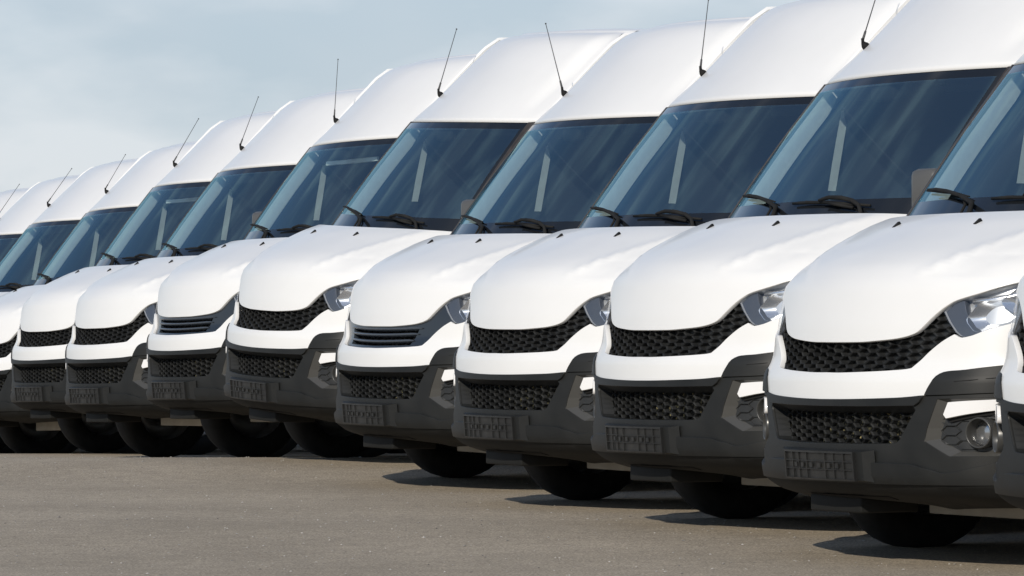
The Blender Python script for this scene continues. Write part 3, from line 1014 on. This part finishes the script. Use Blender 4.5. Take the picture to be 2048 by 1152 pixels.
    mb.box((-.93, 2.46, .5), (.93, 2.50, 2.60))
    mb.box((-.80, 1.62, 2.10), (.80, 2.46, 2.13))
    mb.box((-.94, 1.2, .55), (.94, 2.46, .60))
    obj('cab_lining', mb.mesh('cab_lining'), M['liner'], van)
    for s in (1, -1):
        # door card below the window
        mb = MB(); mb.box((min(s * .90, s * .94), 1.32, .6), (max(s * .90, s * .94), 2.44, 1.46), bev=.01)
        obj('door_card', mb.mesh('door_card'), M['dash'], van)
        # pale trim on the inside of the windscreen pillar
        vs = []
        for z in np.linspace(1.42, 2.05, 10):
            x = float(xg(z)) - .028
            y = float(S_up(np.array([x]), np.array([z]))[0])
            dd = .115 if z < 1.95 else .115 - .05 * (z - 1.95) / .1
            vs += [(s * (x - .012), y + .020, z), (s * (x + .006), y + .022 + dd, z), (s * (x + .04), y + .022 + dd, z)]
        mb = MB(); mb.add(vs, [f for i in range(9) for f in ((i * 3, i * 3 + 1, i * 3 + 4, i * 3 + 3), (i * 3 + 1, i * 3 + 2, i * 3 + 5, i * 3 + 4))])
        obj('pillar_trim', mb.mesh('pillar_trim'), M['trim'], van)
        # dark lining between the pillar trim and the door
        vs = []
        for z in np.linspace(1.36, 2.08, 10):
            x = float(xg(z)) + .012
            y = float(S_up(np.array([x - .02]), np.array([z]))[0])
            xb = min(.93, x + .06)
            vs += [(s * (x + .004), y + .15, z), (s * (x + .016), y + .55, z), (s * xb, 2.46, z)]
        mb = MB(); mb.add(vs, [f for i in range(9) for f in ((i * 3, i * 3 + 1, i * 3 + 4, i * 3 + 3), (i * 3 + 1, i * 3 + 2, i * 3 + 5, i * 3 + 4))])
        obj('door_lining', mb.mesh('door_lining'), M['doorlining'], van)
        # slim bright door pillar
        vs = []
        for z, y, w in ((1.56, 1.425, .050), (1.70, 1.450, .052), (1.85, 1.480, .050), (1.94, 1.500, .044), (1.965, 1.525, .014)):
            vs += [(s * .83, y + .03, z), (s * .842, y + .03 + w, z), (s * .86, y + .03 + w, z)]
        mb = MB(); mb.add(vs, [f for i in range(4) for f in ((i * 3, i * 3 + 1, i * 3 + 4, i * 3 + 3), (i * 3 + 1, i * 3 + 2, i * 3 + 5, i * 3 + 4))])
        obj('quarter_pillar', mb.mesh('quarter_pillar'), M['trim'], van)
    # sun visors and inner mirror pod
    for x0, x1 in ((-.66, -.14), (.14, .66)):
        mb = MB()
        mb.box((x0, 1.50, 1.98), (x1, 1.53, 2.09), bev=.008)
        obj('sun_visor', mb.mesh('sun_visor'), M['liner'], van)
    mb = MB(); mb.box((-.10, 1.25, 1.94), (.10, 1.31, 2.03), bev=.02)
    obj('sensor_pod', mb.mesh('sensor_pod'), M['deep'], van)
    return van

def add_mirrors(van, folded):
    for s in (1, -1):
        mb = MB()
        if folded:
            T = Matrix.Translation((s * 1.045, 1.52, 1.56)) @ Matrix.Rotation(R(s * -80), 4, 'Z')
        else:
            T = Matrix.Translation((s * 1.145, 1.22, 1.535)) @ Matrix.Rotation(R(s * -12), 4, 'Z')
        mb.box((-.08, -.05, -.095), (.08, .045, .095), T, bev=.03)
        mb.box((min(-s * .16, -s * .05), -.02, -.10), (max(-s * .16, -s * .05), .02, -.06), T, bev=.008)
        h = obj('side_mirror', mb.mesh('side_mirror'), M['mirrorshell'], van)
        mb = MB(); mb.box((-.066, .046, -.082), (.066, .049, .082), T)
        obj('mirror_glass', mb.mesh('mirror_glass'), M['mirror'], h)

def add_antenna(van, right, up, view):
    """whip on the roof; right/up in metres as seen, the rest of its length leans along the line of sight"""
    base = Vector((-.631, 1.545, 2.238))
    mb = MB()
    nrm = Vector((-.1, -.68, .72)).normalized()
    mb.tube([base - nrm * .004, base + nrm * .008, base + nrm * .024], [.020, .018, .008], 10)
    mb.tube([base + nrm * .02, base + nrm * .024 + Vector((0, 0, .02))], [.008, .007], 8)
    a = obj('antenna', mb.mesh('antenna'), M['rubber'], van)
    L = .43
    rx, ry = view            # view frame in van coordinates: unit vector to the right and away from the camera
    t = rx * right + Vector((0, 0, 1)) * up
    rest = L * L - t.length_squared
    if rest > 0:
        t = t + ry * math.sqrt(rest) * .8
    p0 = base + nrm * .022 + Vector((0, 0, .012))
    mb = MB()
    q = [p0 + t * k for k in (0, .12, .13, .5, 1.0)]
    mb.tube(q, [.0065, .0055, .0030, .0025, .0021], 6)
    mb.tube([p0 + t * .985, p0 + t * 1.0], .0048, 6)
    obj('whip', mb.mesh('whip'), M['whip'], a)

def add_honeycomb(van):
    hexgrid('upper_grille', TOP['ug'], F_low(-.016), M['grille'], van, w=.079, h=.031, bar=.0046, depth=.028, grow=.022, fill=1)

def add_louvres(van):
    # plain dark blue frame with three proud slats
    UG = TOP['ug']
    hole = both([(0, .878), (.30, .886), (.40, .893), (.425, .890), (.40, .84), (.375, .793), (.30, .790), (0, .785)])
    fr = panel('upper_grille', UG, F_low(-.014), M['pianoblack'], van, holes=[hole], gx=XG, gz=.03, depth=.03)
    for z, xe in ((.874, .455), (.842, .430), (.806, .400)):
        xs = np.linspace(-xe, xe, 25)
        vs = []
        prof = [(-.010, .030), (-.003, .006), (.004, -.002), (.009, .0), (.012, .012), (.010, .035)]
        for x in xs:
            e = abs(x) / xe
            dz = .010 * e * e
            k = 1 if e < .9 else max(.25, (1 - e) / .1)
            for pz, py in prof:
                p = F_low(-.006)(np.array([(x, z + dz)]))[0]
                vs.append((p[0], p[1] + py, p[2] + pz * k))
        m = len(prof)
        fs = [(i * m + j, i * m + j + 1, (i + 1) * m + j + 1, (i + 1) * m + j) for i in range(len(xs) - 1) for j in range(m - 1)]
        mb = MB(); mb.add(vs, fs, True)
        obj('slat', mb.mesh('slat'), M['slat'], fr)
    hexgrid('grille_mesh', hole, F_low(-.045), M['grille'], fr, w=.06, h=.026, bar=.006, depth=.02, grow=.01)

def add_shelf(van):
    mb = MB(); mb.box((-.50, 1.395, 1.922), (.28, 1.415, 1.952), bev=.004)
    obj('shelf_edge', mb.mesh('shelf_edge'), M['paper'], van)

def copy_tree(o, parent=None):
    c = o.copy()
    C.objects.link(c)
    if parent is not None:
        c.parent = parent
    for ch in list(o.children):
        copy_tree(ch, c)
    return c

# ------------------------------------------------------------------ the ground: one sheet with the low swell the vans stand on
YAW = -62.06
GK_Y = [-50, 10, 15, 17.5, 18.9, 21.2, 23.5, 26.1, 28.6, 30.6, 33.9, 36.6, 39.3, 42.0, 50, 90, 3000]
GK_Z = [-.10, -.10, -.09, -.068, -.052, -.008, -.002, .022, .108,   .072, -.018, -.042, -.130, -.190, -.25, -.25, -.25]
_gz = pchip(GK_Y, GK_Z)
def ground_z(x, y):
    # the swell runs across the row, square to the line of sight as far as it can be seen
    return _gz(y)
ys = np.concatenate([np.linspace(-60, 8, 12), np.linspace(9, 45, 145), np.linspace(47, 90, 30), np.array([100, 120, 160, 240, 400, 800, 1600])])
xs = np.concatenate([np.array([-1500, -400, -120, -60, -30]), np.linspace(-20, 20, 61), np.array([30, 60, 120, 400, 1500])])
gv = [(float(x), float(y), float(ground_z(x, y))) for y in ys for x in xs]
m = len(xs)
gf = [(i * m + j, i * m + j + 1, (i + 1) * m + j + 1, (i + 1) * m + j) for i in range(len(ys) - 1) for j in range(m - 1)]
gm = bpy.data.materials.new('asphalt')
gm.use_nodes = True
t = gm.node_tree
b = t.nodes['Principled BSDF']
geo = t.nodes.new('ShaderNodeNewGeometry')
def noise(scale, detail, rough=.55):
    n = t.nodes.new('ShaderNodeTexNoise')
    n.inputs['Scale'].default_value = scale
    n.inputs['Detail'].default_value = detail
    n.inputs['Roughness'].default_value = rough
    t.links.new(geo.outputs['Position'], n.inputs['Vector'])
    return n
def ramp(src, p0, c0, p1, c1):
    r = t.nodes.new('ShaderNodeValToRGB')
    r.color_ramp.elements[0].position = p0; r.color_ramp.elements[0].color = (*c0, 1)
    r.color_ramp.elements[1].position = p1; r.color_ramp.elements[1].color = (*c1, 1)
    t.links.new(src, r.inputs['Fac'])
    return r
def mixc(a, b_, fac, mode='MIX'):
    x = t.nodes.new('ShaderNodeMixRGB'); x.blend_type = mode
    if isinstance(fac, float): x.inputs[0].default_value = fac
    else: t.links.new(fac, x.inputs[0])
    t.links.new(a, x.inputs[1])
    if isinstance(b_, tuple): x.inputs[2].default_value = (*b_, 1)
    else: t.links.new(b_, x.inputs[2])
    return x
big = ramp(noise(.55, 5).outputs['Fac'], .35, (.372, .318, .245), .68, (.465, .398, .310))
fine = ramp(noise(95, 3, .7).outputs['Fac'], .34, (.42, .42, .42), .70, (1.48, 1.45, 1.40))
c1 = mixc(big.outputs[0], fine.outputs[0], 1.0, 'MULTIPLY')
mid = ramp(noise(9, 6, .65).outputs['Fac'], .38, (.90, .90, .90), .66, (1.07, 1.07, 1.06))
c2 = mixc(c1.outputs[0], mid.outputs[0], 1.0, 'MULTIPLY')
vor = t.nodes.new('ShaderNodeTexVoronoi'); vor.inputs['Scale'].default_value = 60
t.links.new(geo.outputs['Position'], vor.inputs['Vector'])
st = ramp(vor.outputs['Distance'], .10, (1, 1, 1), .22, (0, 0, 0))
wn = ramp(noise(37, 1).outputs['Fac'], .60, (0, 0, 0), .66, (1, 1, 1))
stf = mixc(st.outputs[0], wn.outputs[0], 1.0, 'MULTIPLY')
c3 = mixc(c2.outputs[0], (.42, .40, .36), stf.outputs[0])
t.links.new(c3.outputs[0], b.inputs['Base Color'])
b.inputs['Roughness'].default_value = .88
b.inputs['Specular IOR Level'].default_value = .3
bp = t.nodes.new('ShaderNodeBump')
bp.inputs['Strength'].default_value = .55; bp.inputs['Distance'].default_value = .006
t.links.new(noise(110, 4, .7).outputs['Fac'], bp.inputs['Height'])
t.links.new(bp.outputs['Normal'], b.inputs['Normal'])
ground = obj('ground', new_mesh('ground', gv, gf, True), gm)
ground['kind'] = 'structure'
ground['label'] = 'sunlit grey brown asphalt in front of the vans'

# loose grit
rng = np.random.default_rng(3)
gv, gf = [], []
octv = np.array([(1, 0, 0), (-1, 0, 0), (0, 1, 0), (0, -1, 0), (0, 0, 1), (0, 0, -.6)])
octf = [(0, 2, 4), (2, 1, 4), (1, 3, 4), (3, 0, 4), (2, 0, 5), (1, 2, 5), (3, 1, 5), (0, 3, 5)]
for i in range(6500):
    y = 14.5 + 22 * rng.random() ** 1.3
    x = (rng.random() - .5) * .25 * y
    r = .0013 + .0042 * rng.random() ** 5
    an = rng.random() * 6.28
    rot = np.array([[math.cos(an), -math.sin(an), 0], [math.sin(an), math.cos(an), 0], [0, 0, 1]])
    v = (octv * np.array([r * (1 + rng.random()), r * (1 + rng.random()), r * (.6 + .6 * rng.random())])) @ rot.T + np.array([x, y, float(ground_z(x, y)) + r * .3])
    k = len(gv); gv += [tuple(p) for p in v]; gf += [tuple(a + k for a in f) for f in octf]
grit = obj('gravel', new_mesh('gravel', gv, gf, False), noisy(principled('grit', (.4, .38, .34), .8), (.16, .15, .13), (.60, .57, .52), 40, 2))
grit['kind'] = 'stuff'
grit['label'] = 'loose pale grit scattered over the asphalt'

# ------------------------------------------------------------------ the row: pose of each van (from the right edge to the left)
# (X, Y, dz, yaw offset, roll, pitch, grille, mirrors folded, antenna lean right/up, shelf, label)
VANS = [
    (1.965, 16.25, -.080, -.8, .1, .3, 'hex', True, (.10, .36), False, 'white van cut off by the right edge of the photo, a sliver of nose'),
    (1.237, 18.398, -.075, -.848, .098, .373, 'hex', False, (.12, .37), False, 'nearest white van with whole honeycomb grille and round fog lamp in view'),
    (.562, 20.692, -.019, -1.585, .051, -.048, 'hex', True, (.12, .36), False, 'white van directly left of the one whose round fog lamp is in full view'),
    (-.099, 23.061, -.006, -.502, .486, -.278, 'hex', True, (.046, .372), False, 'white honeycomb-grille van standing directly right of the nearer slatted-grille van'),
    (-.802, 25.653, .020, -1.021, .653, -.093, 'slat', False, (-.098, .387), False, 'nearer of the two white vans with a slatted grille'),
    (-1.581, 28.147, .129, -.538, 2.511, -.134, 'hex', True, (.105, .394), False, 'white van tilted on the swell between the two slatted-grille vans'),
    (-2.240, 30.723, .103, .318, -.427, .649, 'slat', False, (.027, .405), True, 'farther of the two white vans with a slatted grille'),
    (-3.047, 33.432, .038, .653, -.555, .328, 'hex', True, (.131, .368), False, 'white honeycomb-grille van directly left of the farther slatted-grille van'),
    (-3.730, 36.166, .023, 1.429, -.529, .241, 'hex', True, (.197, .354), True, 'white van second to the left of the farther slatted-grille van, headlight hidden'),
    (-4.504, 38.867, -.089, 1.861, -1.213, .022, 'hex', True, (.161, .309), False, 'white van third left of the farther slatted-grille van, grille cut by left edge'),
    (-5.322, 41.390, -.122, .051, -.686, -.539, 'hex', True, (.207, .324), False, 'white van at the left edge with only its windscreen and roof in view'),
    (-6.040, 43.900, -.195, .3, -.5, 0, 'hex', True, (.2, .32), False, 'second farthest white van, roof with aerial and strip of windscreen at left edge'),
    (-6.800, 46.400, -.235, .3, -.4, 0, 'hex', True, (.2, .32), False, 'farthest white van, only the tip of its roof showing at the left edge'),
]
proto = make_van()
for i, (X, Y, dz, dy, ro, pi_, gr, fold, whip, shelf, label) in enumerate(VANS):
    v = proto if i == len(VANS) - 1 else copy_tree(proto)
    v.location = (X, Y, dz)
    yaw = R(YAW + dy)
    v.rotation_euler = (R(pi_), R(ro), yaw)
    (add_honeycomb if gr == 'hex' else add_louvres)(v)
    add_mirrors(v, fold)
    c_, s_ = math.cos(yaw), math.sin(yaw)
    add_antenna(v, whip[0], whip[1], (Vector((c_, -s_, 0)), Vector((s_, c_, 0))))
    for w in v.children:              # the wheels settle on to the ground under each van
        if w.name.split('.')[0] == 'wheel':
            p = Matrix.Translation((X, Y, dz)) @ (Matrix.Rotation(yaw, 4, 'Z') @ Matrix.Rotation(R(ro), 4, 'Y') @ Matrix.Rotation(R(pi_), 4, 'X')) @ Vector((w.location.x, w.location.y, 0))
            w.location.z = .352 + max(-.07, min(.02, float(ground_z(p.x, p.y)) - p.z))
    if shelf:
        add_shelf(v)
    v['label'] = label
    v['category'] = 'van'
    v['group'] = 'white vans parked in a row'
